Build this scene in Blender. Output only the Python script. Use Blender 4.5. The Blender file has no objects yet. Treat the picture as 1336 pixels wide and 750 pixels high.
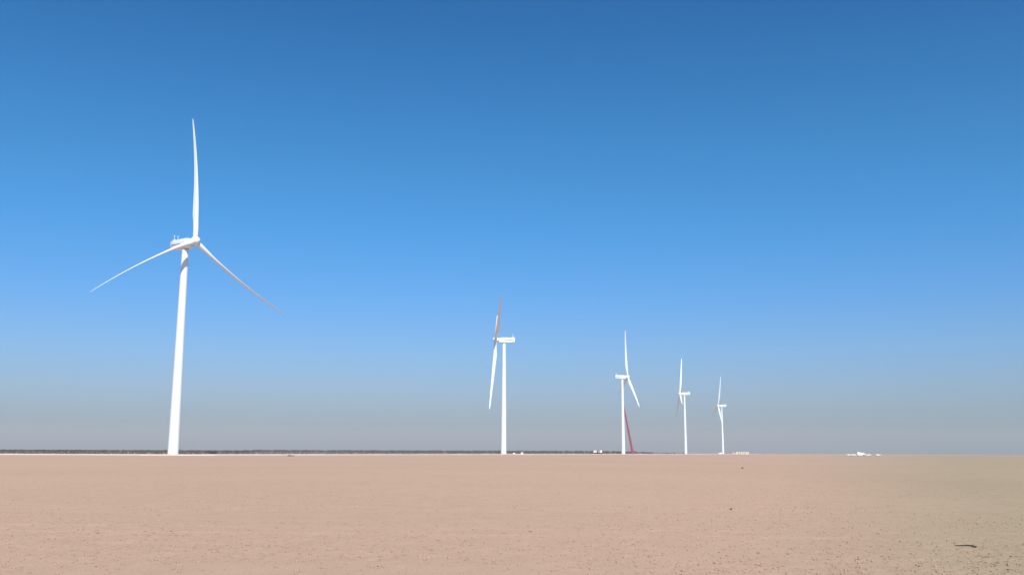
import bpy, bmesh, math, random
import numpy as np
from mathutils import Vector, Matrix

R = math.radians
random.seed(7)
rng = np.random.default_rng(11)
scene = bpy.context.scene
col = scene.collection

# ------------------------------------------------------------------ camera
CAM_H = 1.7
cam_data = bpy.data.cameras.new('camera')
cam_data.sensor_width = 36.0
cam_data.lens = 36.0 * 1270.0 / 1336.0
cam_data.clip_start = 0.1
cam_data.clip_end = 60000.0
cam = bpy.data.objects.new('camera', cam_data)
col.objects.link(cam)
PITCH, ROLL = R(9.617), R(0.19)
fwd = Vector((0, math.cos(PITCH), math.sin(PITCH)))
rt = Vector((1, 0, 0)); up = rt.cross(fwd)
cr = rt * math.cos(ROLL) + up * math.sin(ROLL)
cu = -rt * math.sin(ROLL) + up * math.cos(ROLL)
mw = Matrix((cr, cu, -fwd)).transposed().to_4x4()
mw.translation = Vector((0, 0, CAM_H))
cam.matrix_world = mw
scene.camera = cam

def ground_at(px, dist):
    """world x on the ground seen at photo column px at forward distance dist"""
    d = fwd + cr * ((px - 668.0) / 1270.0) + cu * ((375.0 - 592.0) / 1270.0)
    return d.x * dist / d.y

# ------------------------------------------------------------------ sky and sun
SUN_EL, SUN_AZ = R(44.0), R(165.0)      # azimuth from +Y, clockwise: behind the camera, to the right
world = bpy.data.worlds.new('World'); scene.world = world
world.use_nodes = True
wn, wl = world.node_tree.nodes, world.node_tree.links
bg = wn['Background']
sky = wn.new('ShaderNodeTexSky'); sky.sky_type = 'NISHITA'
sky.sun_disc = False
sky.sun_elevation = SUN_EL; sky.sun_rotation = SUN_AZ
sky.altitude = 0.0; sky.air_density = 1.0; sky.dust_density = 1.0; sky.ozone_density = 4.0
# deep clear-day blue: the same tint at every compass bearing, by height above the horizon only
tco = wn.new('ShaderNodeTexCoord'); sxyz = wn.new('ShaderNodeSeparateXYZ')
wl.new(tco.outputs['Generated'], sxyz.inputs[0])
tint = wn.new('ShaderNodeValToRGB'); tint.color_ramp.interpolation = 'LINEAR'
STOPS = [(0.0, (0.47, 0.71, 0.94)), (0.03, (0.56, 0.73, 0.97)), (0.06, (0.66, 0.82, 1.10)), (0.10, (0.60, 0.91, 1.25)),
         (0.15, (0.45, 0.93, 1.36)), (0.22, (0.29, 0.96, 1.37)), (0.30, (0.235, 0.93, 1.29)), (0.43, (0.13, 0.75, 1.17)), (1.0, (0.12, 0.70, 1.12))]
while len(tint.color_ramp.elements) < len(STOPS): tint.color_ramp.elements.new(0.5)
for e, (p, c) in zip(tint.color_ramp.elements, STOPS):
    e.position = p; e.color = (c[0] / 1.5, c[1] / 1.5, c[2] / 1.5, 1)
wl.new(sxyz.outputs['Z'], tint.inputs[0])
tmix = wn.new('ShaderNodeMix'); tmix.data_type = 'RGBA'; tmix.blend_type = 'MULTIPLY'; tmix.inputs['Factor'].default_value = 1.0
wl.new(sky.outputs[0], tmix.inputs['A']); wl.new(tint.outputs[0], tmix.inputs['B'])
wl.new(tmix.outputs['Result'], bg.inputs[0])
bg.inputs[1].default_value = 0.114

sun_d = bpy.data.lights.new('sun', 'SUN')
sun_d.energy = 4.9; sun_d.angle = R(0.53); sun_d.color = (1.0, 0.95, 0.87)
sun = bpy.data.objects.new('sun', sun_d); col.objects.link(sun)
sdir = Vector((math.sin(SUN_AZ) * math.cos(SUN_EL), math.cos(SUN_AZ) * math.cos(SUN_EL), math.sin(SUN_EL)))
sun.rotation_euler = sdir.to_track_quat('Z', 'Y').to_euler()
sun.location = sdir * 60 + Vector((0, 0, 40))

scene.view_settings.view_transform = 'Standard'
scene.view_settings.look = 'None'
scene.view_settings.exposure = 0.40
scene.view_settings.gamma = 1.0
scene.view_settings.use_curve_mapping = False
scene.render.engine = 'CYCLES'
scene.cycles.use_denoising = True
scene.cycles.volume_bounces = 1
scene.cycles.max_bounces = 6

# ------------------------------------------------------------------ materials
MATS = {}
def mat(name, colr, rough=0.6, metal=0.0, vary=0.0, scale=1.0, bump=0.0, bscale=20.0, spec=0.5):
    if name in MATS: return MATS[name]
    m = bpy.data.materials.new(name); m.use_nodes = True
    n, l = m.node_tree.nodes, m.node_tree.links
    b = n['Principled BSDF']
    b.inputs['Roughness'].default_value = rough
    b.inputs['Metallic'].default_value = metal
    b.inputs['Specular IOR Level'].default_value = spec
    b.inputs['Base Color'].default_value = (*colr, 1)
    tc = n.new('ShaderNodeTexCoord')
    if vary > 0:
        t = n.new('ShaderNodeTexNoise'); t.inputs['Scale'].default_value = scale
        t.inputs['Detail'].default_value = 6
        l.new(tc.outputs['Object'], t.inputs['Vector'])
        r = n.new('ShaderNodeValToRGB')
        r.color_ramp.elements[0].position = 0.3; r.color_ramp.elements[1].position = 0.7
        r.color_ramp.elements[0].color = (*[c * (1 - vary) for c in colr], 1)
        r.color_ramp.elements[1].color = (*[min(c * (1 + vary), 1) for c in colr], 1)
        l.new(t.outputs['Fac'], r.inputs[0]); l.new(r.outputs[0], b.inputs['Base Color'])
    if bump > 0:
        t2 = n.new('ShaderNodeTexNoise'); t2.inputs['Scale'].default_value = bscale
        t2.inputs['Detail'].default_value = 5
        l.new(tc.outputs['Object'], t2.inputs['Vector'])
        bp = n.new('ShaderNodeBump'); bp.inputs['Strength'].default_value = bump
        l.new(t2.outputs['Fac'], bp.inputs['Height']); l.new(bp.outputs[0], b.inputs['Normal'])
    MATS[name] = m
    return m

M_WHITE = mat('turbine_white_paint', (0.66, 0.71, 0.75), 0.42, vary=0.035, scale=0.12)
M_GREY = mat('galvanised_steel', (0.36, 0.37, 0.38), 0.5, 0.6, vary=0.1, scale=2)
M_DARK = mat('dark_rubber', (0.02, 0.02, 0.02), 0.85)
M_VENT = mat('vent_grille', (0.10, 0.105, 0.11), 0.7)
M_CONC = mat('concrete', (0.42, 0.40, 0.37), 0.9, vary=0.15, scale=1.5, bump=0.3)
M_CRED = mat('crane_red_paint', (0.27, 0.022, 0.06), 0.45, vary=0.15, scale=0.6)
M_TRED = mat('truck_red_paint', (0.16, 0.02, 0.02), 0.4, vary=0.1, scale=0.8)
M_CARW = mat('vehicle_white_paint', (0.80, 0.80, 0.79), 0.3, vary=0.03, scale=1.0)
M_CARD = mat('vehicle_dark_paint', (0.035, 0.037, 0.04), 0.35)
M_OCHRE = mat('vehicle_ochre_paint', (0.33, 0.26, 0.12), 0.45)
M_GLASS = mat('tinted_glass', (0.015, 0.018, 0.022), 0.08)
M_CREAM = mat('cream_render', (0.66, 0.58, 0.46), 0.85, vary=0.08, scale=0.4)
M_TAN = mat('tan_block_wall', (0.42, 0.32, 0.26), 0.9, vary=0.1, scale=0.5)
M_OPEN = mat('weathered_door_metal', (0.30, 0.28, 0.23), 0.6, vary=0.1, scale=1)
M_LEAF = mat('leaf_dusty_green', (0.034, 0.042, 0.030), 0.8, vary=0.3, scale=0.15)
M_BARK = mat('bark', (0.07, 0.055, 0.04), 0.9)
M_TUFT = mat('dry_grass', (0.17, 0.12, 0.085), 0.9, vary=0.3, scale=9)
M_DRY = mat('dry_scrub', (0.055, 0.050, 0.036), 0.9, vary=0.3, scale=0.7)
M_WOOD = mat('weathered_stick', (0.075, 0.052, 0.036), 0.85, vary=0.3, scale=18, bump=0.4, bscale=60)
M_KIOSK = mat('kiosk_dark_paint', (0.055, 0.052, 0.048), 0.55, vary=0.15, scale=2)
M_LAMP = mat('headlamp_glass', (0.75, 0.75, 0.73), 0.15)
M_TAIL = mat('tail_lamp_red', (0.35, 0.02, 0.02), 0.25)

def sand_material(name, pale=False, tone=1.0):
    m = bpy.data.materials.new(name); m.use_nodes = True
    n, l = m.node_tree.nodes, m.node_tree.links
    b = n['Principled BSDF']; b.inputs['Roughness'].default_value = 0.95
    b.inputs['Specular IOR Level'].default_value = 0.15
    geo = n.new('ShaderNodeNewGeometry')
    def noise(scale, detail=5, rough=0.55, vec=None):
        t = n.new('ShaderNodeTexNoise'); t.inputs['Scale'].default_value = scale
        t.inputs['Detail'].default_value = detail; t.inputs['Roughness'].default_value = rough
        l.new(vec or geo.outputs['Position'], t.inputs['Vector']); return t
    def ramp(src, stops):
        r = n.new('ShaderNodeValToRGB')
        while len(r.color_ramp.elements) < len(stops): r.color_ramp.elements.new(0.5)
        for e, (p, c) in zip(r.color_ramp.elements, stops):
            e.position = p; e.color = (*c, 1) if len(c) == 3 else c
        l.new(src, r.inputs[0]); return r
    def mix(a, bb, fac, mode='MIX'):
        x = n.new('ShaderNodeMix'); x.data_type = 'RGBA'; x.blend_type = mode
        if isinstance(fac, float): x.inputs['Factor'].default_value = fac
        else: l.new(fac, x.inputs['Factor'])
        l.new(a, x.inputs['A']); l.new(bb, x.inputs['B']); return x.outputs['Result']
    if pale:
        base = ramp(noise(0.08).outputs['Fac'], [(0.3, (0.50, 0.41, 0.345)), (0.7, (0.60, 0.50, 0.42))]).outputs[0]
    else:
        pink = ramp(noise(0.02, 6).outputs['Fac'],
                    [(0.28, (0.420, 0.281, 0.197)), (0.5, (0.448, 0.297, 0.209)), (0.72, (0.468, 0.315, 0.223))]).outputs[0]
        olive = ramp(noise(0.03, 6).outputs['Fac'],
                     [(0.3, (0.328, 0.250, 0.163)), (0.7, (0.362, 0.276, 0.183))]).outputs[0]
        # a patch of greyer soil lies off to the right of the flat: x > 4 + 0.30 y, ragged edge
        sep = n.new('ShaderNodeSeparateXYZ'); l.new(geo.outputs['Position'], sep.inputs[0])
        m1 = n.new('ShaderNodeMath'); m1.operation = 'MULTIPLY_ADD'
        l.new(sep.outputs['Y'], m1.inputs[0]); m1.inputs[1].default_value = -0.33; l.new(sep.outputs['X'], m1.inputs[2])
        dv = n.new('ShaderNodeMath'); dv.operation = 'ADD'; dv.inputs[1].default_value = 8.0
        l.new(sep.outputs['Y'], dv.inputs[0])
        m2 = n.new('ShaderNodeMath'); m2.operation = 'DIVIDE'
        l.new(m1.outputs[0], m2.inputs[0]); l.new(dv.outputs[0], m2.inputs[1])
        m3 = n.new('ShaderNodeMath'); m3.operation = 'MULTIPLY_ADD'
        nz = noise(0.05, 5); l.new(nz.outputs['Fac'], m3.inputs[0]); m3.inputs[1].default_value = 0.14
        l.new(m2.outputs[0], m3.inputs[2])
        mask = ramp(m3.outputs[0], [(0.01, (0, 0, 0)), (0.19, (1, 1, 1))])
        base = mix(pink, olive, mask.outputs[0])
    med = ramp(noise(0.9, 7, 0.62).outputs['Fac'], [(0.3, (0.95, 0.95, 0.95)), (0.7, (1.04, 1.04, 1.04))]).outputs[0]
    base = mix(base, med, 1.0, 'MULTIPLY')
    fine = ramp(noise(26, 4, 0.7).outputs['Fac'], [(0.3, (0.86, 0.85, 0.84)), (0.7, (1.10, 1.10, 1.10))]).outputs[0]
    base = mix(base, fine, 1.0, 'MULTIPLY')
    if tone < 1.0:                      # clods: harder, darker crust, each a little different
        lo, hi = tone * 0.80, tone * 1.14
        base = mix(base, ramp(noise(9.0, 3).outputs['Fac'], [(0.32, (lo, lo, lo)), (0.68, (hi, hi, hi))]).outputs[0], 1.0, 'MULTIPLY')
    l.new(base, b.inputs['Base Color'])
    bp = n.new('ShaderNodeBump'); bp.inputs['Strength'].default_value = 0.55; bp.inputs['Distance'].default_value = 0.02
    l.new(noise(34, 6, 0.65).outputs['Fac'], bp.inputs['Height']); l.new(bp.outputs[0], b.inputs['Normal'])
    return m
M_SAND = sand_material('desert_sand')
M_PALE = sand_material('graded_pale_sand', True)
M_CLOD = sand_material('sand_clod', False, 0.93)
M_STONE = mat('brown_stone', (0.17, 0.12, 0.095), 0.9, vary=0.3, scale=5.0, spec=0.2)

# ------------------------------------------------------------------ helpers
def tag(o, label=None, cat=None, group=None, kind=None):
    if label: o['label'] = label
    if cat: o['category'] = cat
    if group: o['group'] = group
    if kind: o['kind'] = kind
    return o
def empty(name, loc=(0, 0, 0), rz=0.0):
    o = bpy.data.objects.new(name, None); col.objects.link(o)
    o.empty_display_size = 0.5
    o.location = loc; o.rotation_euler = (0, 0, rz); return o
def link_mesh(name, me, material, parent=None):
    if material and not me.materials: me.materials.append(material)
    o = bpy.data.objects.new(name, me); col.objects.link(o)
    if parent: o.parent = parent
    return o
def obj(name, bm, material, parent=None, smooth=False):
    bmesh.ops.recalc_face_normals(bm, faces=bm.faces)
    me = bpy.data.meshes.new(name); bm.to_mesh(me); bm.free()
    if smooth: me.polygons.foreach_set('use_smooth', [True] * len(me.polygons))
    return link_mesh(name, me, material, parent)
def np_obj(name, verts, faces, material, parent=None, smooth=False):
    """faces: (n,4) or (n,3) int array"""
    verts = np.asarray(verts, np.float32); faces = np.asarray(faces, np.int32)
    me = bpy.data.meshes.new(name); k = faces.shape[1]
    me.vertices.add(len(verts)); me.vertices.foreach_set('co', verts.ravel())
    me.loops.add(faces.size); me.loops.foreach_set('vertex_index', faces.ravel())
    me.polygons.add(len(faces))
    me.polygons.foreach_set('loop_start', np.arange(0, faces.size, k, dtype=np.int32))
    if smooth: me.polygons.foreach_set('use_smooth', np.ones(len(faces), bool))
    me.update(calc_edges=True); me.validate()
    return link_mesh(name, me, material, parent)
def bx(bm, x0, x1, y0, y1, z0, z1, M=None, bev=0.0):
    vs = [bm.verts.new(v) for v in ((x0,y0,z0),(x1,y0,z0),(x1,y1,z0),(x0,y1,z0),(x0,y0,z1),(x1,y0,z1),(x1,y1,z1),(x0,y1,z1))]
    fs = [bm.faces.new([vs[i] for i in f]) for f in ((3,2,1,0),(4,5,6,7),(0,1,5,4),(1,2,6,5),(2,3,7,6),(3,0,4,7))]
    if bev > 0:
        es = list({e for f in fs for e in f.edges})
        r = bmesh.ops.bevel(bm, geom=es, offset=bev, segments=2, affect='EDGES', profile=0.5)
        vs = list({v for f in r['faces'] for v in f.verts} | {v for v in vs if v.is_valid})
    if M is not None: bmesh.ops.transform(bm, matrix=M, verts=[v for v in vs if v.is_valid])
    return bm
def box(name, dims, material, parent=None, bev=0.0, M=None):
    bm = bmesh.new(); bx(bm, *dims, M=M, bev=bev); return obj(name, bm, material, parent)
def tube(bm, p, q, r0, r1=None, seg=10, caps=True):
    r1 = r0 if r1 is None else r1
    p, q = Vector(p), Vector(q); d = (q - p).normalized()
    a = d.orthogonal().normalized(); b = d.cross(a)
    A = [bm.verts.new(p + (a * math.cos(t) + b * math.sin(t)) * r0) for t in [2 * math.pi * k / seg for k in range(seg)]]
    B = [bm.verts.new(q + (a * math.cos(t) + b * math.sin(t)) * r1) for t in [2 * math.pi * k / seg for k in range(seg)]]
    for k in range(seg): bm.faces.new((A[k], A[(k+1) % seg], B[(k+1) % seg], B[k]))
    if caps: bm.faces.new(A[::-1]); bm.faces.new(B)
def lathe(bm, prof, seg=48, axis='Z'):
    """prof: list of (radius, along)"""
    rings = []
    for r, z in prof:
        ring = []
        for k in range(seg):
            t = 2 * math.pi * k / seg
            c = (r * math.cos(t), r * math.sin(t), z) if axis == 'Z' else (z, r * math.cos(t), r * math.sin(t))
            ring.append(bm.verts.new(c))
        rings.append(ring)
    for A, B in zip(rings, rings[1:]):
        for k in range(seg): bm.faces.new((A[k], A[(k+1) % seg], B[(k+1) % seg], B[k]))
    bm.faces.new(rings[0][::-1]); bm.faces.new(rings[-1])
def prism(bm, prof, y0, y1, taper=None):
    """side profile [(x,z)] extruded from y0 to y1"""
    A = [bm.verts.new((x, y0, z)) for x, z in prof]; B = [bm.verts.new((x, y1, z)) for x, z in prof]
    n = len(prof)
    for k in range(n): bm.faces.new((A[k], A[(k+1) % n], B[(k+1) % n], B[k]))
    bm.faces.new(A[::-1]); bm.faces.new(B)
def copy_tree(o, parent=None):
    c = o.copy(); col.objects.link(c); c.parent = parent
    for ch in list(o.children): copy_tree(ch, c)
    return c
def vnoise(x, y, seed=0):
    xi = np.floor(x).astype(np.int64); yi = np.floor(y).astype(np.int64)
    fx = x - xi; fy = y - yi
    fx = fx * fx * fx * (fx * (fx * 6 - 15) + 10); fy = fy * fy * fy * (fy * (fy * 6 - 15) + 10)
    def h(a, b):
        v = (a * 374761393 + b * 668265263 + seed * 2246822519) & 0xFFFFFFFF
        v = ((v ^ (v >> 13)) * 1274126177) & 0xFFFFFFFF
        return ((v ^ (v >> 16)) & 0xFFFF) / 65535.0
    a = h(xi, yi); b = h(xi + 1, yi); c = h(xi, yi + 1); d = h(xi + 1, yi + 1)
    return (a + (b - a) * fx) * (1 - fy) + (c + (d - c) * fx) * fy - 0.5

# ------------------------------------------------------------------ ground: one sheet, finest where the flat is near
def rut(x, y, x0, y0, ang, half, depth):
    """a wheel rut along a line through (x0,y0)"""
    c, s = math.cos(ang), math.sin(ang)
    u = -(x - x0) * s + (y - y0) * c + 0.15 * np.sin(((x - x0) * c + (y - y0) * s) * 0.13)
    d = np.zeros_like(x)
    for o in (-half, half):
        w = u - o
        d += -depth * np.exp(-(w / 0.11) ** 2) + 0.6 * depth * (np.exp(-((w - 0.2) / 0.07) ** 2) + np.exp(-((w + 0.2) / 0.07) ** 2))
    return d
def ground_z(x, y):
    r = np.sqrt(x * x + y * y)
    near = np.clip((160 - r) / 110, 0, 1)
    close = np.clip((70 - r) / 45, 0, 1)
    rough = np.clip(vnoise(x * 0.22, y * 0.22, 5) * 2.2 + 0.55, 0.15, 1.4)
    z = 0.05 * vnoise(x * 0.12, y * 0.12, 1) + 0.012 * vnoise(x * 0.45, y * 0.45, 2)
    z = z * near
    z += close * rough * (0.007 * vnoise(x * 2.3, y * 2.3, 3) + 0.014 * vnoise(x * 6.1, y * 6.1, 4) + 0.010 * np.maximum(vnoise(x * 13, y * 13, 6), 0.05))
    sx = vnoise(x * 3.1 + 40, y * 3.1, 9)
    z += close * -0.010 * np.clip(sx - 0.33, 0, 0.1) / 0.1                     # scuffs and old footprints
    tr = rut(x, y, -6.0, 30.0, R(4), 0.85, 0.020) + rut(x, y, 3.0, 21.5, R(-3), 0.8, 0.012) + rut(x, y, 20.0, 60.0, R(12), 0.9, 0.022)
    z += tr * np.clip((120 - r) / 60, 0, 1)
    return z
radii = np.concatenate([np.linspace(0.6, 9, 14)[:-1], np.geomspace(9, 75, 440)[:-1], np.geomspace(75, 400, 90)[:-1], np.geomspace(400, 8600, 46)])
half = R(36)
ang = np.concatenate([np.linspace(-half, half, 960), np.linspace(half, 2 * math.pi - half, 90)[1:-1]])
na = len(ang)
RR, AA = np.meshgrid(radii, ang, indexing='ij')
X = RR * np.sin(AA); Y = RR * np.cos(AA); Z = ground_z(X, Y)
V = np.stack([X.ravel(), Y.ravel(), Z.ravel()], 1)
i, j = np.meshgrid(np.arange(len(radii) - 1), np.arange(na), indexing='ij')
jn = (j + 1) % na
Fq = np.stack([i * na + j, (i + 1) * na + j, (i + 1) * na + jn, i * na + jn], -1).reshape(-1, 4)
Fq = Fq[:, ::-1]
V = np.vstack([V, [[0, 0, float(ground_z(np.array([0.]), np.array([0.]))[0])]]])
g = np_obj('ground', V, Fq, M_SAND, smooth=True)
cap_v = np.vstack([V[:na], V[-1:]]); cap_f = np.stack([np.full(na, na), np.arange(na), (np.arange(na) + 1) % na], 1)[:, ::-1]
g2 = np_obj('ground_centre', cap_v, cap_f, M_SAND, smooth=True)
tag(g, kind='structure'); g2.parent = g
def gz(x, y): return float(ground_z(np.array([float(x)]), np.array([float(y)]))[0])

# ------------------------------------------------------------------ turbines: where they stand (x, y, nacelle heading, rotor turn)
TURB = [
    (-157.1, 458.4, 323.7, 90.1, 'nearest and largest white wind turbine, alone on the left of the flat'),
    (-6.9, 861.7, 182.4, 30.3, 'second nearest white wind turbine, seen side on, one shaded blade raised'),
    (145.4, 1283.2, 6.9, 101.0, 'white wind turbine with the red crane boom beside its tower'),
    (290.6, 1645.9, 175.6, 99.2, 'white wind turbine between the crane and the farthest turbine'),
    (442.2, 2063.2, 181.0, 80.2, 'farthest and smallest white wind turbine, beside the low cream building'),
]
HUB_H, OVER, BL = 100.0, 7.4, 61.5
TILT = R(5.0)

# low graded bank that carries the access track past the turbines
def bank(name, pts, w_top, w_bot, h, material, seed):
    P = []
    for (a, b) in zip(pts, pts[1:]):
        a, b = Vector(a), Vector(b); n = max(2, int((b - a).length / 4))
        P += [a.lerp(b, k / n) for k in range(n)]
    P.append(Vector(pts[-1]))
    xs = np.array([p.x for p in P]); ys = np.array([p.y for p in P])
    for _ in range(6):
        xs[1:-1] = (xs[:-2] + 2 * xs[1:-1] + xs[2:]) / 4; ys[1:-1] = (ys[:-2] + 2 * ys[1:-1] + ys[2:]) / 4
    tx = np.gradient(xs); ty = np.gradient(ys); ln = np.hypot(tx, ty); tx /= ln; ty /= ln
    s = np.cumsum(ln)
    prof = [(-w_bot, -0.15), (-w_top, h), (-w_top * 0.4, h + 0.05), (w_top * 0.4, h + 0.05), (w_top, h), (w_bot, -0.15)]
    V = []
    for q, (o, z) in enumerate(prof):
        oo = o + 0.5 * vnoise(s * 0.09, s * 0 + q * 3.3, seed)
        zz = z * np.ones_like(s) + (0.28 * vnoise(s * 0.05, s * 0 + q * 5.1, seed + 1) if z > 0 else 0)
        V.append(np.stack([xs - ty * oo, ys + tx * oo, zz], 1))
    V = np.stack(V, 1); n, k = V.shape[:2]
    a, b = np.meshgrid(np.arange(n - 1), np.arange(k - 1), indexing='ij')
    F = np.stack([a * k + b, (a + 1) * k + b, (a + 1) * k + b + 1, a * k + b + 1], -1).reshape(-1, 4)
    return tag(np_obj(name, V.reshape(-1, 3), F[:, ::-1], material, smooth=True), kind='structure')
bank('access_track', [(-760, 398), (-420, 428), (-230, 440), (-150, 446), (-132, 480), (4, 855), (158, 1275), (304, 1640), (458, 2055), (640, 2560)], 4.5, 7.5, 0.55, M_PALE, 3)

def pad(x, y, ang_, lx, ly):
    bm = bmesh.new(); bx(bm, -lx, lx, -ly, ly, -0.3, 0.32)
    for v in bm.verts:
        if v.co.z > 0: v.co.x *= 0.95; v.co.y *= 0.95
    o = obj('crane_pad', bm, M_PALE); o.location = (x, y, 0); o.rotation_euler.z = ang_
    return tag(o, kind='structure')

# ---- shared turbine meshes
def mesh_of(bm, name, material, smooth=False):
    bmesh.ops.recalc_face_normals(bm, faces=bm.faces)
    me = bpy.data.meshes.new(name); bm.to_mesh(me); bm.free(); me.materials.append(material)
    if smooth:
        me.polygons.foreach_set('use_smooth', [True] * len(me.polygons))
        try: me.set_sharp_from_angle(angle=R(40))
        except Exception: pass
    return me
def tower_r(z):
    t = z / 97.6
    return 2.45 + (1.52 - 2.45) * (t ** 1.1)
def make_turbine_meshes():
    D = {}
    cuts = [0.4, 20.0, 44.0, 70.0, 97.6]
    D['sections'] = []
    for a, b in zip(cuts, cuts[1:]):
        bm = bmesh.new()
        zs = np.linspace(a, b - 0.02, 8)
        prof = [(tower_r(z), z) for z in zs]
        prof = [(prof[0][0] * 0.98, a)] + [(prof[0][0], a + 0.03)] + prof[1:]
        lathe(bm, prof, 56)
        D['sections'].append(mesh_of(bm, 'tower_section', M_WHITE, True))
    D['flanges'] = []
    for z in cuts[1:-1]:
        bm = bmesh.new(); r = tower_r(z) + 0.025
        lathe(bm, [(r - 0.3, z - 0.13), (r, z - 0.12), (r, z + 0.10), (r - 0.3, z + 0.11)], 56)
        D['flanges'].append(mesh_of(bm, 'flange', M_WHITE, True))
    bm = bmesh.new(); lathe(bm, [(3.9, -0.8), (3.9, 0.28), (3.75, 0.42), (2.2, 0.42)], 40); D['foundation'] = mesh_of(bm, 'foundation', M_CONC, True)
    # door and stair on the -X side in local tower frame
    bm = bmesh.new(); bx(bm, -0.09, 0.09, -0.5, 0.5, 0, 2.2, bev=0.04); D['door'] = mesh_of(bm, 'tower_door', M_GREY)
    bm = bmesh.new(); bx(bm, -0.02, 0.02, -0.03, 0.03, -0.12, 0.12); D['handle'] = mesh_of(bm, 'door_handle', M_DARK)
    bm = bmesh.new()
    bx(bm, -1.3, 0, -0.7, 0.7, 1.55, 1.63)
    for k in range(7): bx(bm, -1.3 - 0.28 * (k + 1), -1.3 - 0.28 * k, -0.55, 0.55, 1.35 - 0.2 * k, 1.39 - 0.2 * k)
    for s in (-0.65, 0.65):
        tube(bm, (-3.3, s, 0.0), (-1.3, s, 1.55), 0.05, seg=6); tube(bm, (-3.3, s, 1.0), (-1.3, s, 2.6), 0.03, seg=6)
        tube(bm, (-1.3, s, 2.6), (0, s, 2.6), 0.03, seg=6)
        for xx, zz in ((-3.3, 0), (-2.3, 0.78), (-1.3, 0.0), (-0.1, 1.55)): tube(bm, (xx, s, zz), (xx, s, 2.6 if xx > -1.5 else zz + 1.0), 0.03, seg=6)
    D['stair'] = mesh_of(bm, 'stair', M_GREY)
    # nacelle: x forward (upwind). origin at tower axis, hub height
    bm = bmesh.new()
    stations = [(-9.6, 1.95, -1.65, 2.1), (-9.5, 2.02, -1.75, 2.18), (-6.0, 2.1, -2.15, 2.3), (-2.0, 2.15, -2.35, 2.45), (2.0, 2.1, -2.3, 2.45), (4.0, 1.95, -2.1, 2.2), (4.9, 1.6, -1.7, 1.75)]
    rings = []
    for x, w, zb, zt in stations:
        ring = []
        for sx, sz in ((1, 0.72), (0.93, 0.93), (0.72, 1), (-0.72, 1), (-0.93, 0.93), (-1, 0.72), (-1, -0.72), (-0.9, -0.92), (-0.65, -1), (0.65, -1), (0.9, -0.92), (1, -0.72)):
            zc, zh = (zt + zb) / 2, (zt - zb) / 2
            ring.append(bm.verts.new((x, w * sx, zc + zh * sz)))
        rings.append(ring)
    for A, B in zip(rings, rings[1:]):
        for k in range(12): bm.faces.new((A[k], A[(k + 1) % 12], B[(k + 1) % 12], B[k]))
    bm.faces.new(rings[0]); bm.faces.new(rings[-1][::-1])
    D['nacelle'] = mesh_of(bm, 'nacelle', M_WHITE, True)
    bm = bmesh.new(); bx(bm, -9.0, -6.6, -1.5, 1.5, 2.0, 2.75, bev=0.08); D['cooler'] = mesh_of(bm, 'cooler', M_WHITE)
    bm = bmesh.new(); bx(bm, -9.06, -8.98, -1.3, 1.3, 2.12, 2.65); D['grille'] = mesh_of(bm, 'cooler_grille', M_VENT)
    D['shade_strips'] = []  # dark strips that draw in the shadow line along each nacelle side
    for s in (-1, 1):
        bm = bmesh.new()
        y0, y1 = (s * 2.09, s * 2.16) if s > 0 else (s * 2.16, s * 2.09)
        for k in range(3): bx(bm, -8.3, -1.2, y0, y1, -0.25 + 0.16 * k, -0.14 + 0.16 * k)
        D['shade_strips'].append(mesh_of(bm, 'side_shade_strip', M_VENT))
    D['masts'] = []
    for s in (-1.0, 1.0):
        bm = bmesh.new()
        tube(bm, (-7.9, s, 2.7), (-7.9, s, 5.0), 0.13, 0.10, seg=8)
        tube(bm, (-8.3, s, 4.8), (-7.5, s, 4.8), 0.06, seg=6)
        tube(bm, (-8.3, s, 4.8), (-8.3, s, 5.15), 0.09, 0.12, seg=8); tube(bm, (-7.5, s, 4.8), (-7.5, s, 5.1), 0.05, seg=6)
        bx(bm, -7.62, -7.2, s - 0.015, s + 0.015, 5.0, 5.2)
        D['masts'].append(mesh_of(bm, 'sensor_mast', M_WHITE))
    bm = bmesh.new(); tube(bm, (-5.6, 0, 2.25), (-5.6, 0, 2.75), 0.16, 0.13, seg=12); D['beacon'] = mesh_of(bm, 'warning_beacon', M_TAIL)
    bm = bmesh.new(); lathe(bm, [(1.45, -2.75), (1.62, -2.7), (1.62, -2.2), (1.5, -2.0)], 48); D['yaw'] = mesh_of(bm, 'yaw_ring', M_GREY, True)
    # hub: x forward, origin at rotor centre
    bm = bmesh.new()
    lathe(bm, [(1.5, -2.3), (1.75, -2.1), (1.95, -1.3), (2.0, 0.0), (1.92, 1.0), (1.6, 1.9), (1.0, 2.55), (0.4, 2.85), (0.05, 2.92)], 40, 'X')
    for k in range(3):
        a = k * 2 * math.pi / 3; d = Vector((0, -math.sin(a), math.cos(a)))
        tube(bm, d * 0.6, d * 2.15, 1.32, 1.26, seg=28)
    D['hub'] = mesh_of(bm, 'hub', M_WHITE, True)
    # blade: span +Z, leading edge +X (feathered), pre-bend towards -Y
    secs = []
    S = [0.0, 0.02, 0.05, 0.09, 0.14, 0.19, 0.24, 0.3, 0.38, 0.46, 0.55, 0.64, 0.73, 0.81, 0.88, 0.93, 0.965, 0.985, 0.997, 1.0]
    sp = [0, 0.03, 0.1, 0.2, 0.3, 0.45, 0.6, 0.75, 0.88, 0.96, 1.0]
    ch = [2.35, 2.35, 2.75, 3.35, 3.1, 2.6, 2.1, 1.65, 1.25, 0.92, 0.35]
    thk = [1.0, 1.0, 0.72, 0.42, 0.32, 0.26, 0.22, 0.19, 0.17, 0.16, 0.15]
    tw = [12, 12, 12, 11, 8, 4.5, 2.5, 1, 0, -0.5, -0.5]
    NP = 24
    verts, faces = [], []
    z0, z1 = 1.9, BL
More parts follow.
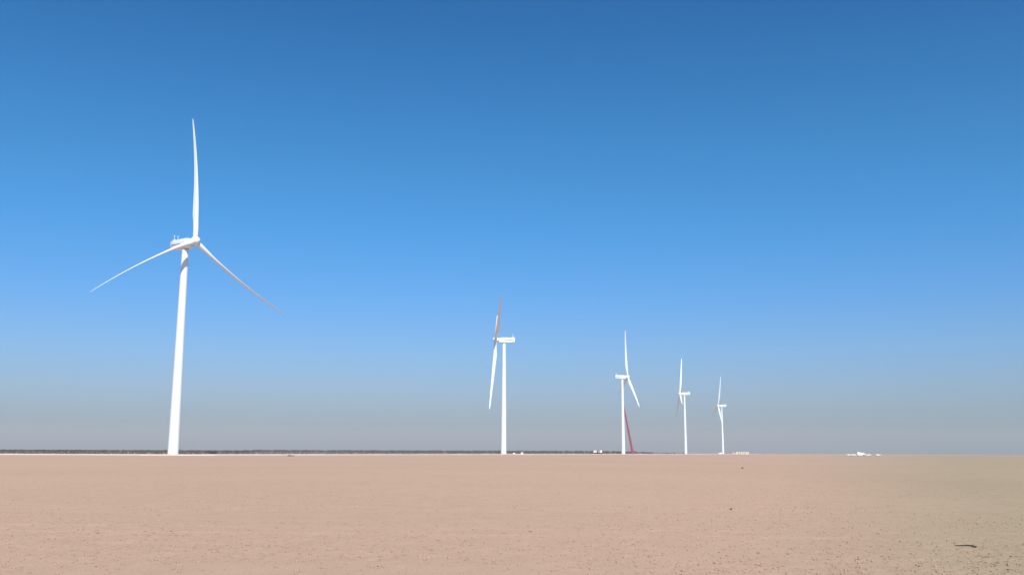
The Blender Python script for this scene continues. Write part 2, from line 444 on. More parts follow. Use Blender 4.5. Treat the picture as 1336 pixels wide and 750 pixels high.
    for s in S:
        c = np.interp(s, sp, ch); th_ = np.interp(s, sp, thk); t_ = R(np.interp(s, sp, tw) + 4.0)
        blend = np.clip((s - 0.03) / 0.17, 0, 1); blend = blend * blend * (3 - 2 * blend)
        z = z0 + (z1 - z0) * s
        by = -0.088 * BL * (s ** 2.1)
        for k in range(NP):
            t = 2 * math.pi * k / NP
            xx = 0.5 * (1 - math.cos(t)); yt = 5 * th_ * (0.2969 * math.sqrt(xx) - 0.126 * xx - 0.3516 * xx**2 + 0.2843 * xx**3 - 0.1036 * xx**4)
            ax_, ay_ = c * (0.32 - xx), c * (yt if t < math.pi else -yt * 0.75) + c * 0.05 * math.sin(math.pi * xx) * 0.6
            x = (1 - blend) * (c * 0.5 * math.cos(t)) + blend * ax_
            y = (1 - blend) * (c * 0.5 * th_ * math.sin(t)) + blend * ay_
            x, y = x * math.cos(t_) - y * math.sin(t_), x * math.sin(t_) + y * math.cos(t_)
            verts.append((x, y + by, z))
    for a in range(len(S) - 1):
        for k in range(NP):
            faces.append((a * NP + k, a * NP + (k + 1) % NP, (a + 1) * NP + (k + 1) % NP, (a + 1) * NP + k))
    bm = bmesh.new(); vv = [bm.verts.new(v) for v in verts]
    for f in faces: bm.faces.new([vv[q] for q in f])
    bm.faces.new(vv[:NP][::-1]); bm.faces.new(vv[-NP:])
    D['blade'] = mesh_of(bm, 'blade', M_WHITE, True)
    bm = bmesh.new(); lathe(bm, [(1.16, 2.05), (1.25, 2.07), (1.25, 2.3), (1.16, 2.32)], 28); D['collar'] = mesh_of(bm, 'blade_collar', M_GREY, True)
    return D
D = make_turbine_meshes()
def me_obj(name, me, parent, mtx=None):
    o = bpy.data.objects.new(name, me); col.objects.link(o); o.parent = parent
    if mtx is not None: o.matrix_local = mtx
    return o
for (x, y, yaw, al, label) in TURB:
    pad(x + 4, y - 6, R(20), 16, 20)
    t = empty('wind_turbine', (x, y, 0.0))
    tag(t, label, 'wind turbine', 'wind turbines in a row across the flat')
    me_obj('foundation', D['foundation'], t)
    for me in D['sections']: me_obj('tower_section', me, t)
    for me in D['flanges']: me_obj('flange', me, t)
    da = R(62)                                                     # the door looks away from the flat
    dm = Matrix.Rotation(da, 4, 'Z') @ Matrix.Translation((2.46, 0, 1.95))
    d_ = me_obj('tower_door', D['door'], t, dm)
    me_obj('door_handle', D['handle'], d_, Matrix.Translation((0.12, 0.36, 1.1)))
    me_obj('stair', D['stair'], t, Matrix.Rotation(da + math.pi, 4, 'Z') @ Matrix.Translation((-2.45, 0, 0.32)))
    nm = Matrix.Translation((0, 0, HUB_H)) @ Matrix.Rotation(R(yaw), 4, 'Z')
    n_ = me_obj('nacelle', D['nacelle'], t, nm)
    me_obj('cooler', D['cooler'], n_); me_obj('cooler_grille', D['grille'], n_)
    for me in D['shade_strips']: me_obj('side_shade_strip', me, n_)
    for me in D['masts']: me_obj('sensor_mast', me, n_)
    me_obj('warning_beacon', D['beacon'], n_); me_obj('yaw_ring', D['yaw'], n_)
    hm = nm @ Matrix.Rotation(-TILT, 4, 'Y') @ Matrix.Translation((OVER, 0, 0)) @ Matrix.Rotation(R(al - 90 - 3.7), 4, 'X')
    h_ = me_obj('hub', D['hub'], t, hm)
    for k in range(3):
        bmx = Matrix.Rotation(k * 2 * math.pi / 3, 4, 'X')
        me_obj('blade', D['blade'], h_, bmx); me_obj('blade_collar', D['collar'], h_, bmx)

# ------------------------------------------------------------------ kiosk added to supply the dark spot at the nearest turbine's foot
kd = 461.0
k_ = tag(empty('added_dark_kiosk', (ground_at(235.6, kd), kd, 0.3), R(12)), 'small dark kiosk added for the dark spot at the right foot of the nearest turbine', 'kiosk')
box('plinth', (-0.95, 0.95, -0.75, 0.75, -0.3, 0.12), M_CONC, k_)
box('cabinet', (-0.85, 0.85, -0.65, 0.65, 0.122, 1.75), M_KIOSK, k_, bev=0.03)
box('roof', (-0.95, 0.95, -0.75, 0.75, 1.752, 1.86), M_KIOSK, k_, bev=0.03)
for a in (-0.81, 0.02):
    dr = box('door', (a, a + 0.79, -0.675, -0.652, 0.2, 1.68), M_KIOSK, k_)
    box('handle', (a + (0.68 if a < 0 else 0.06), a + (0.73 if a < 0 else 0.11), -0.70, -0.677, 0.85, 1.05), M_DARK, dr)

# ------------------------------------------------------------------ mobile crane behind the third turbine
def make_crane():
    cy = 1302.0; cx_ = ground_at(824.6, cy)
    t = tag(empty('mobile_crane', (cx_, cy, 0)), 'red mobile crane with long raised boom beside a turbine tower', 'crane')
    CM = Matrix.Rotation(R(8), 4, 'Z')                              # carrier heading
    def part(name, bm, m, parent=t, local=True):
        o = obj(name, bm, m, parent)
        if parent is t and local: o.matrix_local = CM
        return o
    bm = bmesh.new(); prism(bm, [(-6.6, 1.0), (-6.2, 0.85), (5.6, 0.85), (5.6, 1.75), (-6.6, 1.75)], -1.4, 1.4); ca = part('carrier', bm, M_CRED)
    bm = bmesh.new(); prism(bm, [(5.62, 0.7), (7.2, 0.75), (7.35, 1.6), (7.0, 2.7), (5.62, 2.8)], -1.4, 1.4); cb = part('driving_cab', bm, M_CRED)
    bm = bmesh.new(); prism(bm, [(7.37, 1.65), (7.04, 2.6), (6.98, 2.6), (7.31, 1.65)], -1.2, 1.2); part('windscreen', bm, M_GLASS, cb)
    for sy_ in (-1, 1): bm = bmesh.new(); bx(bm, 5.9, 6.95, sy_ * 1.4 - 0.012, sy_ * 1.4 + 0.012, 1.7, 2.55); part('side_window', bm, M_GLASS, cb)
    for k, wx in enumerate((-5.4, -3.8, -1.6, 1.6, 3.1, 4.7, 6.4)):
        for sy_ in (-1, 1):
            bm = bmesh.new(); tube(bm, (wx, sy_ * 0.95, 0.72), (wx, sy_ * 1.45, 0.72), 0.72, seg=18); w = part('wheel', bm, M_DARK)
            bm = bmesh.new(); tube(bm, (wx, sy_ * 1.2, 0.72), (wx, sy_ * 1.47, 0.72), 0.4, seg=12); part('rim', bm, M_GREY, w)
    for wx in (-6.0, 2.3):
        for sy_ in (-1, 1):
            bm = bmesh.new(); bx(bm, wx - 0.28, wx + 0.28, min(sy_ * 1.42, sy_ * 4.4), max(sy_ * 1.42, sy_ * 4.4), 1.0, 1.5)
            o = part('outrigger', bm, M_CRED)
            bm = bmesh.new(); tube(bm, (wx, sy_ * 4.2, 0.08), (wx, sy_ * 4.2, 0.99), 0.16, seg=10); tube(bm, (wx, sy_ * 4.2, 0.0), (wx, sy_ * 4.2, 0.1), 0.55, seg=14); part('outrigger_jack', bm, M_GREY, o)
    bm = bmesh.new(); tube(bm, (-1.2, 0, 1.77), (-1.2, 0, 2.15), 1.35, seg=28); part('slew_ring', bm, M_DARK)
    UM = Matrix.Translation((-1.2 * math.cos(R(8)), -1.2 * math.sin(R(8)), 0)) @ Matrix.Rotation(R(186), 4, 'Z')   # upper works face the tower
    def upart(name, bm, m, parent=t):
        o = obj(name, bm, m, parent)
        if parent is t: o.matrix_local = UM
        return o
    bm = bmesh.new(); prism(bm, [(-4.2, 2.17), (1.9, 2.17), (1.9, 3.0), (0.6, 4.3), (-1.2, 4.9), (-4.2, 3.7)], -1.25, 1.25); upart('upper_body', bm, M_CRED)
    bm = bmesh.new(); prism(bm, [(0.2, 2.2), (2.3, 2.2), (2.5, 2.9), (2.0, 3.9), (0.3, 3.9)], 1.28, 2.3); oc = upart('crane_cab', bm, M_CRED)
    bm = bmesh.new(); bx(bm, 0.5, 1.9, 2.3, 2.325, 2.8, 3.75); upart('cab_window', bm, M_GLASS, oc)
    for k in range(4):
        bm = bmesh.new(); bx(bm, -6.6, -4.25, -1.6, 1.6, 2.0 + 0.58 * k, 2.53 + 0.58 * k, bev=0.06); upart('counterweight', bm, M_TRED)
    bm = bmesh.new(); tube(bm, (-3.2, -0.9, 4.1), (-3.2, 0.9, 4.1), 0.55, seg=16); upart('hoist_drum', bm, M_DARK)
    foot = UM @ Vector((-1.6, 0, 4.3))
    head = Vector((ground_at(812.3, cy - 5) - cx_, -5.0, 76.0))       # the boom head is hidden by the tower from the flat
    d = head - foot; L = d.length; d.normalize()
    sd = d.cross(Vector((0, 1, 0))).normalized(); dp = d.cross(sd)
    BM = Matrix((sd, dp, d)).transposed().to_4x4(); BM.translation = foot
    cuts = [(0, 17, 2.7), (16.9, 32, 2.35), (31.9, 48, 2.0), (47.9, 65, 1.65), (64.9, L, 1.35)]
    for k, (a, b, w) in enumerate(cuts):
        bm = bmesh.new(); h = w / 2
        prof = [(-h, -h * 0.7), (-h * 0.8, -h), (h * 0.6, -h * 1.02), (h * 0.95, -h * 0.5), (h, 0), (h * 0.95, h * 0.5), (h * 0.6, h * 1.02), (-h * 0.8, h), (-h, h * 0.7)]
        A = [bm.verts.new((x, y * 0.8, a)) for x, y in prof]; B = [bm.verts.new((x, y * 0.8, b)) for x, y in prof]; n = len(prof)
        for q in range(n): bm.faces.new((A[q], A[(q + 1) % n], B[(q + 1) % n], B[q]))
        bm.faces.new(A[::-1]); bm.faces.new(B)
        bs = obj('boom_section', bm, M_CRED, t); bs.matrix_local = BM
        bm = bmesh.new(); bx(bm, -h * 1.08, h * 1.08, -h * 0.9, h * 0.9, b - 0.5, b - 0.02); cl = obj('boom_collar', bm, M_CRED, bs)
    bm = bmesh.new(); tube(bm, UM @ Vector((1.3, 0, 3.0)), foot + d * 11.5 - sd * 0.0, 0.42, 0.34, seg=14); obj('luffing_cylinder', bm, M_GREY, t)
    bm = bmesh.new(); tube(bm, head + Vector((0, -0.5, 0.2)), head + Vector((0, 0.5, 0.2)), 0.6, seg=16); obj('sheave', bm, M_DARK, t)
    hk = head + Vector((-0.7, 0, -4))
    bm = bmesh.new(); tube(bm, head + Vector((-0.6, 0, 0)), hk, 0.04, seg=5); obj('hoist_rope', bm, M_DARK, t)
    bm = bmesh.new(); bx(bm, hk.x - 0.4, hk.x + 0.4, hk.y - 0.3, hk.y + 0.3, hk.z - 1.4, hk.z, bev=0.1)
    tube(bm, hk + Vector((0, 0, -1.4)), hk + Vector((0, 0, -2.0)), 0.1, seg=8); tube(bm, hk + Vector((0, 0, -2.0)), hk + Vector((0.3, 0, -2.3)), 0.1, 0.05, seg=8)
    obj('hook_block', bm, M_CRED, t)
make_crane()

# ------------------------------------------------------------------ vehicles (x forward, wheels on z = 0)
def wheel(t, x, y, r, w):
    s = 1 if y > 0 else -1
    bm = bmesh.new(); lathe(bm, [(r * 0.62, -w / 2), (r * 0.92, -w / 2), (r, -w * 0.3), (r, w * 0.3), (r * 0.92, w / 2), (r * 0.62, w / 2)], 20)
    bmesh.ops.transform(bm, matrix=Matrix.Rotation(R(90), 4, 'X'), verts=bm.verts)
    o = obj('wheel', bm, M_DARK, t, True); o.location = (x, y, r)
    bm = bmesh.new(); tube(bm, (0, s * w * 0.3, 0), (0, s * (w / 2 + 0.012), 0), r * 0.6, r * 0.5, seg=16); obj('rim', bm, M_GREY, o)
def lower_body(prof, hw, tuck=0.1):
    """closed side profile extruded with a tumblehome: upper points pulled in"""
    bm = bmesh.new(); prism(bm, prof, -hw, hw)
    return bm
def make_car(kind, paint, label, loc, rz, group=None, cat='car', name='parked_car'):
    t = tag(empty(name, (*loc, 0), rz), label, cat, group)
    if kind == 'pickup':
        body = [(-2.6, 0.45), (2.45, 0.42), (2.6, 0.62), (2.55, 0.98), (1.25, 1.12), (0.95, 1.12), (-0.6, 1.12), (-2.6, 1.10)]
        cabin = [(1.05, 1.10), (0.45, 1.72), (0.2, 1.80), (-0.55, 1.80), (-0.72, 1.10)]
        wx, wr, hw = (1.6, -1.55), 0.40, 0.92
    elif kind == 'van':
        body = [(-2.5, 0.40), (2.4, 0.38), (2.55, 0.6), (2.5, 1.0), (1.9, 1.22), (-2.5, 1.22)]
        cabin = [(1.85, 1.2), (1.05, 2.05), (0.8, 2.22), (-2.35, 2.22), (-2.48, 1.2)]
        wx, wr, hw = (1.6, -1.5), 0.36, 0.95
    else:
        body = [(-2.3, 0.38), (2.25, 0.34), (2.38, 0.52), (2.3, 0.82), (1.1, 1.02), (-1.9, 1.05), (-2.32, 0.95)]
        cabin = [(1.0, 1.0), (0.3, 1.50), (-0.1, 1.60), (-1.45, 1.58), (-2.05, 1.04)]
        wx, wr, hw = (1.45, -1.4), 0.34, 0.9
    bm = lower_body(body, hw)
    es = [e for e in bm.edges if abs(e.verts[0].co.y - e.verts[1].co.y) < 0.01]
    bmesh.ops.bevel(bm, geom=es, offset=0.07, segments=2, affect='EDGES')
    bo = obj('body', bm, paint, t)
    bm = lower_body(cabin, hw - 0.06)
    zt = max(z for _, z in cabin)
    for v in bm.verts: v.co.y *= 1 - 0.16 * (v.co.z - 1.0) / (zt - 1.0)
    es = [e for e in bm.edges if abs(e.verts[0].co.y - e.verts[1].co.y) < 0.01]
    bmesh.ops.bevel(bm, geom=es, offset=0.05, segments=2, affect='EDGES')
    ca = obj('cabin', bm, paint, t)
    # glass, a few millimetres proud of the cabin sides and screens
    def quad(name, pts, th):
        bm = bmesh.new(); n_ = (Vector(pts[1]) - Vector(pts[0])).cross(Vector(pts[2]) - Vector(pts[0])).normalized() * th
        A = [bm.verts.new(Vector(p)) for p in pts]; B = [bm.verts.new(Vector(p) + n_) for p in pts]
        bm.faces.new(A[::-1]); bm.faces.new(B)
        for k in range(4): bm.faces.new((A[k], A[(k + 1) % 4], B[(k + 1) % 4], B[k]))
        return obj(name, bm, M_GLASS, ca)
    x_f0, z_f0 = cabin[0]; x_f1, z_f1 = cabin[1]; x_r1 = cabin[3][0]; x_r0 = cabin[4][0]
    def yy(z): return (hw - 0.06) * (1 - 0.16 * (z - 1.0) / (zt - 1.0))
    za, zb = z_f0 + 0.1, z_f1 - 0.05
    def xf(z): return x_f0 + (x_f1 - x_f0) * (z - z_f0) / (z_f1 - z_f0)
    quad('windscreen', [(xf(za), -yy(za) + 0.12, za), (xf(za), yy(za) - 0.12, za), (xf(zb), yy(zb) - 0.12, zb), (xf(zb), -yy(zb) + 0.12, zb)], 0.025)
    spans = [(x_f1 - 0.05, -0.05), (-0.13, max(x_r1 + 0.1, -1.3))] if kind != 'pickup' else [(x_f1 - 0.05, -0.5)]
    if kind == 'van': spans = [(1.0, 0.1)]
    for s in (-1, 1):
        for (a, b) in spans:
            zc = min(zt - 0.12, za + 0.55)
            p = [(a + 0.28, s * yy(za), za + 0.02), (b, s * yy(za), za + 0.02), (b, s * yy(zc), zc), (a, s * yy(zc), zc)]
            quad('side_window', p if s > 0 else p[::-1], 0.02)
    quad('rear_window', [(x_r0 - 0.0 + (x_r1 - x_r0) * 0.25, yy(za) - 0.15, za + 0.08), (x_r0 + (x_r1 - x_r0) * 0.25, -yy(za) + 0.15, za + 0.08), (x_r1 - 0.02 * 0 + 0.0, -yy(zb) + 0.15, zb), (x_r1, yy(zb) - 0.15, zb)], 0.03)
    for w in wx:
        for s in (-1, 1): wheel(t, w, s * (hw - 0.08), wr, 0.24)
    fx = max(x for x, _ in body); rx = min(x for x, _ in body)
    for s in (-1, 1):
        box('headlight', (fx - 0.12, fx + 0.005, s * 0.68 - 0.16, s * 0.68 + 0.16, 0.68, 0.84), M_LAMP, t, bev=0.02)
        box('tail_light', (rx - 0.012, rx + 0.08, s * 0.76 - 0.08, s * 0.76 + 0.08, 0.7, 0.95), M_TAIL, t, bev=0.01)
    box('front_bumper', (fx - 0.2, fx + 0.03, -hw + 0.05, hw - 0.05, 0.36, 0.55), M_VENT, t, bev=0.03)
    return t
def make_truck(paint, box_paint, label, loc, rz, box_h=3.0, slant=False, group=None, name='box_truck', length=7.0, zb=1.1):
    t = tag(empty(name, (*loc, 0), rz), label, 'truck', group)
    l2 = length / 2
    bm = bmesh.new()
    for s in (-0.42, 0.42): bx(bm, -l2, l2 - 0.4, s - 0.06, s + 0.06, 0.68, 0.92)
    obj('chassis', bm, M_VENT, t)
    bm = bmesh.new(); prism(bm, [(l2 - 1.9, 0.7), (l2, 0.6), (l2 + 0.08, 1.5), (l2 - 0.25, 2.6), (l2 - 0.45, 2.72), (l2 - 1.9, 2.72)], -1.18, 1.18)
    es = [e for e in bm.edges if abs(e.verts[0].co.y - e.verts[1].co.y) < 0.01]; bmesh.ops.bevel(bm, geom=es, offset=0.08, segments=2, affect='EDGES')
    cab = obj('cab', bm, paint, t)
    bm = bmesh.new(); prism(bm, [(l2 + 0.09, 1.55), (l2 - 0.20, 2.5), (l2 - 0.26, 2.5), (l2 + 0.03, 1.55)], -1.02, 1.02); obj('windscreen', bm, M_GLASS, cab)
    for s in (-1, 1): box('side_window', (l2 - 1.5, l2 - 0.35, s * 1.18 - 0.012, s * 1.18 + 0.012, 1.6, 2.4), M_GLASS, cab)
    for s in (-1, 1): box('headlight', (l2 - 0.02, l2 + 0.05, s * 0.9 - 0.17, s * 0.9 + 0.17, 0.85, 1.05), M_LAMP, cab)
    box('bumper', (l2 - 0.2, l2 + 0.12, -1.16, 1.16, 0.42, 0.68), M_VENT, t, bev=0.04)
    top = zb + box_h
    prof = [(-l2, zb), (l2 - 2.05, zb), (l2 - 2.05, top - (0.9 if slant else 0)), (-l2, top)]
    bm = bmesh.new(); prism(bm, prof, -1.25, 1.25)
    es = list(bm.edges); bmesh.ops.bevel(bm, geom=es, offset=0.04, segments=1, affect='EDGES')
    b_ = obj('box_body', bm, box_paint, t)
    box('box_sill', (-l2 + 0.02, l2 - 2.07, -1.22, 1.22, 0.93, zb - 0.01), paint, t)
    for s in (-1, 1):
        box('rear_door', (-l2 - 0.03, -l2 - 0.002, s * 0.61 - 0.58, s * 0.61 + 0.58, zb + 0.1, top - (0.15)), box_paint, b_)
        box('side_skirt', (-l2 + 0.3, l2 - 2.2, s * 1.19 - 0.02, s * 1.19 + 0.02, 0.45, 0.92), paint, t)
        box('tail_light', (-l2 - 0.03, -l2 + 0.04, s * 1.0 - 0.13, s * 1.0 + 0.13, 0.75, 0.9), M_TAIL, t)
    for w in (l2 - 1.0, -l2 + 1.3):
        for s in (-1, 1): wheel(t, w, s * 1.05, 0.48, 0.28)
    return t
G1 = 'vehicles parked by the crane'
def veh(px, d): return (ground_at(px, d), d)
make_car('pickup', M_TRED, 'dark red pickup, leftmost of the red vehicles near the crane', veh(770.7, 1235), R(75), G1, 'pickup', 'parked_pickup')
make_truck(M_TRED, M_CARW, 'red truck with square white box on red bed, next to the dark red pickup', veh(777.0, 1245), R(62), 2.6, False, G1, zb=2.2)
make_truck(M_TRED, M_CARW, 'red truck with slant-topped white box on red bed, rightmost of the red vehicles', veh(782.4, 1240), R(118), 2.6, True, G1, zb=2.2)
make_car('pickup', M_OCHRE, 'ochre pickup parked left of the crane turbine tower', veh(802.3, 1262), R(160), G1, 'pickup', 'parked_pickup')
make_car('car', M_CARD, 'dark grey car parked against the crane turbine tower', veh(807.2, 1268), R(10), G1)
G2 = 'white vehicles by the second turbine'
make_car('car', M_CARW, 'small white car seen end on just right of the second turbine tower', veh(670.6, 850), R(93), G2)
make_car('van', M_CARW, 'white van seen end on, a little farther right of the second turbine', veh(681.3, 848), R(82), G2, 'van', 'parked_van')
G3 = 'white vehicles parked in a line on the right'
D3 = 905
make_car('pickup', M_CARW, 'white pickup at the left end of the row on the right horizon', veh(1107.2, D3), R(178), G3, 'pickup', 'parked_pickup')
make_car('car', M_CARW, 'white car between the row-end pickup and the tall white truck', veh(1114.4, D3 + 3), R(2), G3)
make_truck(M_CARW, M_CARW, 'white box truck, tallest in the vehicle row on the right horizon', veh(1123.2, D3 + 4), R(3), 2.2, True, G3, length=7.4)
make_car('car', M_CARW, 'white car at the right end of the touching row, beside the tall truck', veh(1132.4, D3 + 1), R(181), G3)
make_car('car', M_CARW, 'white car parked alone, a gap right of the vehicle row', veh(1145.6, D3 + 6), R(4), G3)
make_truck(M_CARW, M_CARW, 'white box truck parked left of the farthest turbine base', veh(939.2, 2045), R(176), 2.2, True, None, length=7.4)

# ------------------------------------------------------------------ low cream site building by the farthest turbine
def make_building():
    cy = 2110.0; x0 = ground_at(960.4, cy); x1 = ground_at(977.0, cy); w = x1 - x0
    t = tag(empty('site_building', (x0, cy, 0)), 'long low cream site building with tan annex right of the farthest turbine', 'building')
    box('wall', (0, w, 0, 12, 0, 4.7), M_CREAM, t)
    box('roof', (-0.4, w + 0.4, -0.5, 12.5, 4.72, 5.1), M_CONC, t)
    for k, (a, b) in enumerate(((3.0, 6.0), (8.0, 11.0), (17.6, 20.6))):
        d_ = box('roller_door', (a, b, -0.06, 0.05, 0.02, 3.3), M_OPEN, t)
        for q in range(6): box('slat', (a + 0.05, b - 0.05, -0.09, -0.05, 0.1 + 0.52 * q, 0.55 + 0.52 * q), M_OPEN, d_)
    for a in (12.4, 14.9, 23.0):
        f = box('window', (a, a + 1.6, -0.05, 0.05, 1.5, 2.9), M_GREY, t); box('pane', (a + 0.1, a + 1.5, -0.07, -0.052, 1.6, 2.8), M_GLASS, f)
    an = box('annex', (ground_at(954.6, cy) - x0, -0.05, 1, 9, 0, 3.7), M_TAN, t)
    box('annex_roof', (ground_at(954.6, cy) - x0 - 0.3, -0.41, 0.6, 9.4, 3.72, 4.0), M_CONC, an)
    box('annex_door', (-4.6, -3.4, 0.94, 1.02, 0, 2.2), M_OPEN, an)
make_building()

# ------------------------------------------------------------------ vegetation
def leaf_cloud(centres, radii_, n_each, size):
    """quads scattered through ellipsoids: centres (m,3), radii (m,3)"""
    m = len(centres); C = np.repeat(centres, n_each, 0); Rr = np.repeat(radii_, n_each, 0); n = len(C)
    d = rng.normal(size=(n, 3)); d /= np.linalg.norm(d, axis=1)[:, None]
    p = C + d * Rr * (rng.random((n, 1)) ** 0.45)
    u = rng.normal(size=(n, 3)); u /= np.linalg.norm(u, axis=1)[:, None]
    v = np.cross(u, rng.normal(size=(n, 3))); v /= np.linalg.norm(v, axis=1)[:, None]
    s = size * (0.6 + 0.8 * rng.random((n, 1))) * (Rr[:, :1] / radii_[:, 0].mean())
    P = np.stack([p - u * s, p + v * s * 0.6, p + u * s, p - v * s * 0.6], 1).reshape(-1, 3)
    return P, np.arange(n * 4).reshape(-1, 4)
# far wood beyond the flat, thick on the left and thinning out towards the right
px = rng.uniform(-60, 900, 2300)
dens = np.clip((905 - px) / 60, 0.1, 1)
px = px[rng.random(len(px)) < dens]
dist = np.where(px < 330, rng.uniform(1500, 2100, len(px)), rng.uniform(2150, 2700, len(px)))
hgt = np.where(px < 330, 4.4, 6.6) * rng.uniform(0.88, 1.08, len(px)) * np.clip((930 - px) / 130, 0.45, 1)
xs = np.array([ground_at(a, b) for a, b in zip(px, dist)])
c = np.stack([xs, dist, hgt * 0.5], 1); rad = np.stack([hgt * 0.75, hgt * 0.75, hgt * 0.5], 1)
Vl, Fl = leaf_cloud(c, rad, 70, 0.62)
Vl[:, 2] = np.maximum(Vl[:, 2], 0.02)
tag(np_obj('far_wood', Vl, Fl, M_LEAF), 'dark belt of far low trees along the left horizon', 'trees', kind='stuff')
# dry scrub on the plain beyond the track
n = 5200
sy = 520 + 1100 * rng.random(n) ** 0.8
sx_line = -157 + (sy - 459) * 0.37
sx = sx_line - 25 - rng.random(n) * (sy * 0.55 + sx_line - 25 + 20).clip(20)
hh = rng.uniform(0.25, 0.75, n)
c = np.stack([sx, sy, hh * 0.5], 1); rad = np.stack([hh * 1.3, hh * 1.3, hh * 0.5], 1)
Vl, Fl = leaf_cloud(c, rad, 14, 0.22); Vl[:, 2] = np.maximum(Vl[:, 2], 0.01)
tag(np_obj('dry_scrub', Vl, Fl, M_DRY), 'low dry scrub on the plain beyond the pale track', 'scrub', kind='stuff')

def shrub(loc, w, h, label, cat='shrub', m=M_LEAF, nleaf=240, name='desert_shrub', leaf=0.09):
    t = tag(empty(name, (loc[0], loc[1], gz(*loc))), label, cat)
    k = 9
    cc = np.stack([rng.uniform(-0.3, 0.3, k) * w, rng.uniform(-0.3, 0.3, k) * w, rng.uniform(0.3, 0.75, k) * h], 1)
    rr = np.stack([np.full(k, 0.24 * w), np.full(k, 0.24 * w), np.full(k, 0.26 * h)], 1) * rng.uniform(0.7, 1.2, (k, 1))
    Vs, Fs = leaf_cloud(cc, rr, nleaf // k, leaf); Vs[:, 2] = np.maximum(Vs[:, 2], 0.005)
    np_obj('crown', Vs, Fs, m, t)
    bm = bmesh.new()
    for q in range(6):
        a = q * 1.05 + 0.3; tube(bm, (0, 0, -0.03 * h), (math.cos(a) * w * 0.3, math.sin(a) * w * 0.3, h * 0.6), 0.02 * w + 0.003, 0.008 * w + 0.001, seg=5)
    obj('stem', bm, M_BARK, t)
def veg(px, d): return (ground_at(px, d), d)
shrub(veg(307.8, 505), 2.2, 1.15, 'small dark shrub on the horizon right of the nearest turbine', nleaf=700, leaf=0.12)
shrub(veg(277.5, 640), 6.5, 2.0, 'wide dark shrub just right of the nearest turbine base', nleaf=900, leaf=0.24)
shrub(veg(380, 412), 3.4, 0.35, 'low brown brush patch on the pale track between first two turbines', m=M_DRY, nleaf=500, leaf=0.12)
shrub(veg(968, 112), 0.34, 0.15, 'tiny dark tuft on open sand below the farthest turbines', cat='tuft', m=M_TUFT, nleaf=120, name='dry_tuft', leaf=0.035)
shrub(veg(951.5, 30.5), 0.10, 0.04, 'tiny dry tuft on the sand in the right middle distance', cat='tuft', m=M_TUFT, nleaf=90, name='dry_tuft', leaf=0.014)

# ------------------------------------------------------------------ things lying on the sand
def at_ground(px_, py_):
    d = fwd + cr * ((px_ - 668.0) / 1270.0) + cu * ((375.0 - py_) / 1270.0)
    k = -CAM_H / d.z
    return d.x * k, d.y * k
def make_stick():
    a = at_ground(1246, 712.3); b = at_ground(1273.5, 714.6)
    t = tag(empty('dry_stick', (a[0], a[1], gz(*a))), 'thin dark dry stick lying on the sand at lower right', 'stick')
    n_ = 14; pts = []
    for k in range(n_ + 1):
        f = k / n_; x = a[0] + (b[0] - a[0]) * f; y = a[1] + (b[1] - a[1]) * f + 0.02 * math.sin(f * 5)
        pts.append(Vector((x - a[0], y - a[1], gz(x, y) - gz(*a) + 0.016 + 0.012 * math.sin(f * 3.1))))
    bm = bmesh.new()
    for k in range(n_): tube(bm, pts[k], pts[k + 1], 0.008 + 0.008 * (k / n_), 0.008 + 0.008 * ((k + 1) / n_), seg=8)
    obj('shaft', bm, M_WOOD, t, True)
    bm = bmesh.new(); tube(bm, pts[10], pts[10] + Vector((0.05, -0.05, 0.02)), 0.008, 0.004, seg=6); obj('side_twig', bm, M_WOOD, t)
make_stick()
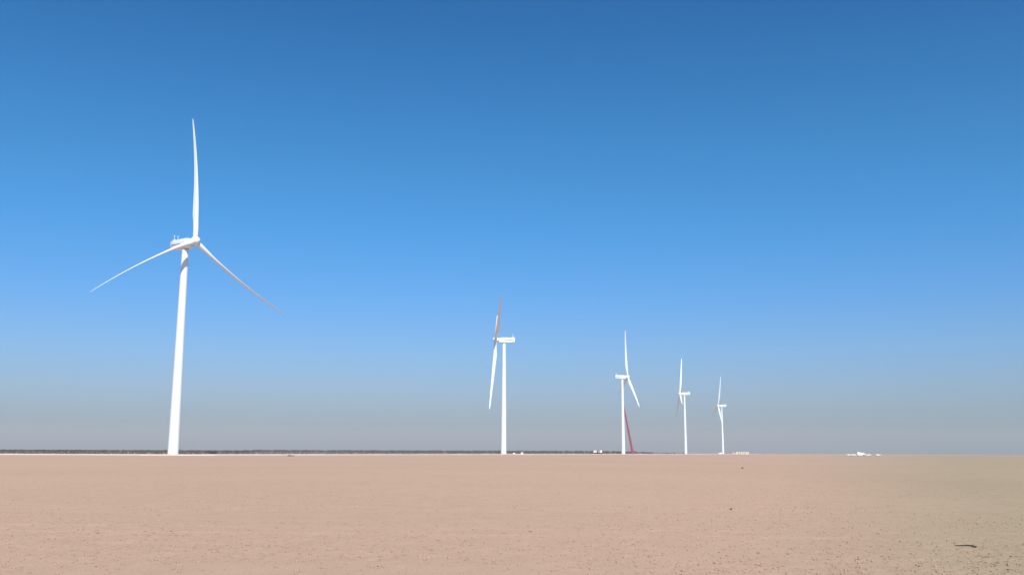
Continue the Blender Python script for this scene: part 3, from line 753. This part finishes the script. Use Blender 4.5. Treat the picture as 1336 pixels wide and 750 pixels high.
# pebbles and clods: low-poly lumps scattered over the near flat
IV = np.array([(1, 0, 0), (-1, 0, 0), (0, 1, 0), (0, -1, 0), (0, 0, 1), (0, 0, -1)], float)
IF = np.array([(0, 2, 4), (2, 1, 4), (1, 3, 4), (3, 0, 4), (2, 0, 5), (1, 2, 5), (3, 1, 5), (0, 3, 5)])
def lumps(name, n, smin, smax, rmin, rmax, material, label, patch=False):
    r = rmin * (rmax / rmin) ** rng.random(n); a = rng.uniform(-R(34), R(34), n)
    x, y = r * np.sin(a), r * np.cos(a)
    if patch:
        k = vnoise(x * 0.22, y * 0.22, 5) > rng.uniform(-0.5, 0.45, n); x, y = x[k], y[k]; n = len(x)
    s = smin * (smax / smin) ** (rng.random(n) ** 2.2)
    z = ground_z(x, y)
    sc = s[:, None] * rng.uniform(0.65, 1.2, (n, 3)) * np.array([1.1, 1.0, 0.6])
    jit = 1 + rng.uniform(-0.22, 0.22, (n, len(IV), 1))
    P = IV[None] * jit * sc[:, None, :]
    t = rng.uniform(0, 6.28, n); c_, s_ = np.cos(t)[:, None], np.sin(t)[:, None]
    Q = np.stack([P[..., 0] * c_ - P[..., 1] * s_, P[..., 0] * s_ + P[..., 1] * c_, P[..., 2]], -1)
    Q += np.stack([x, y, z + sc[:, 2] * 0.25], 1)[:, None, :]
    F = (IF[None] + (np.arange(n) * len(IV))[:, None, None]).reshape(-1, 3)
    return tag(np_obj(name, Q.reshape(-1, 3), F, material), label, 'stones', kind='stuff')
lumps('sand_clods', 100000, 0.007, 0.034, 9.5, 120, M_CLOD, 'small pale sand clods strewn over the near flat', True)
lumps('brown_pebbles', 700, 0.006, 0.024, 9.5, 60, M_STONE, 'scattered small brown pebbles on the near sand')
# five larger dark stones below the stick
for k, (px_, py_, s) in enumerate(((1277.5, 725.5, 0.026), (1285.8, 727.2, 0.024), (1302.3, 734.6, 0.025), (598, 698.0, 0.0), (692, 693.5, 0.03))):
    if s == 0: continue
    x, y = at_ground(px_, py_)
    bm = bmesh.new(); bmesh.ops.create_icosphere(bm, subdivisions=2, radius=s)
    for v in bm.verts: v.co *= 1 + 0.25 * random.uniform(-1, 1)
    bmesh.ops.scale(bm, vec=(1.5, 1.0, 0.6), verts=bm.verts)
    o = obj('dark_stone', bm, M_STONE); o.location = (x, y, gz(x, y) + s * 0.2)
    tag(o, ['dark stone nearest below the dry stick', 'dark stone second below the dry stick, right of the first', 'dark stone lowest right of the dry stick', '', 'dark stone alone on the sand at lower middle'][k], 'stone', 'dark stones on the near sand')

# ------------------------------------------------------------------ haze over the plain
bm = bmesh.new(); bx(bm, -9000, 9000, -9000, 9000, -1.5, 172.0)
hz = bpy.data.materials.new('haze_air'); hz.use_nodes = True
hn, hl = hz.node_tree.nodes, hz.node_tree.links
for q in list(hn):
    if q.type != 'OUTPUT_MATERIAL': hn.remove(q)
vol = hn.new('ShaderNodeVolumePrincipled')
vol.inputs['Color'].default_value = (0.585, 0.605, 0.635, 1)
vol.inputs['Density'].default_value = 1.2e-4
vol.inputs['Anisotropy'].default_value = 0.0
hl.new(vol.outputs[0], hn['Material Output'].inputs['Volume'])
tag(obj('haze', bm, hz), 'thin pale haze over the whole plain', 'haze', kind='stuff')
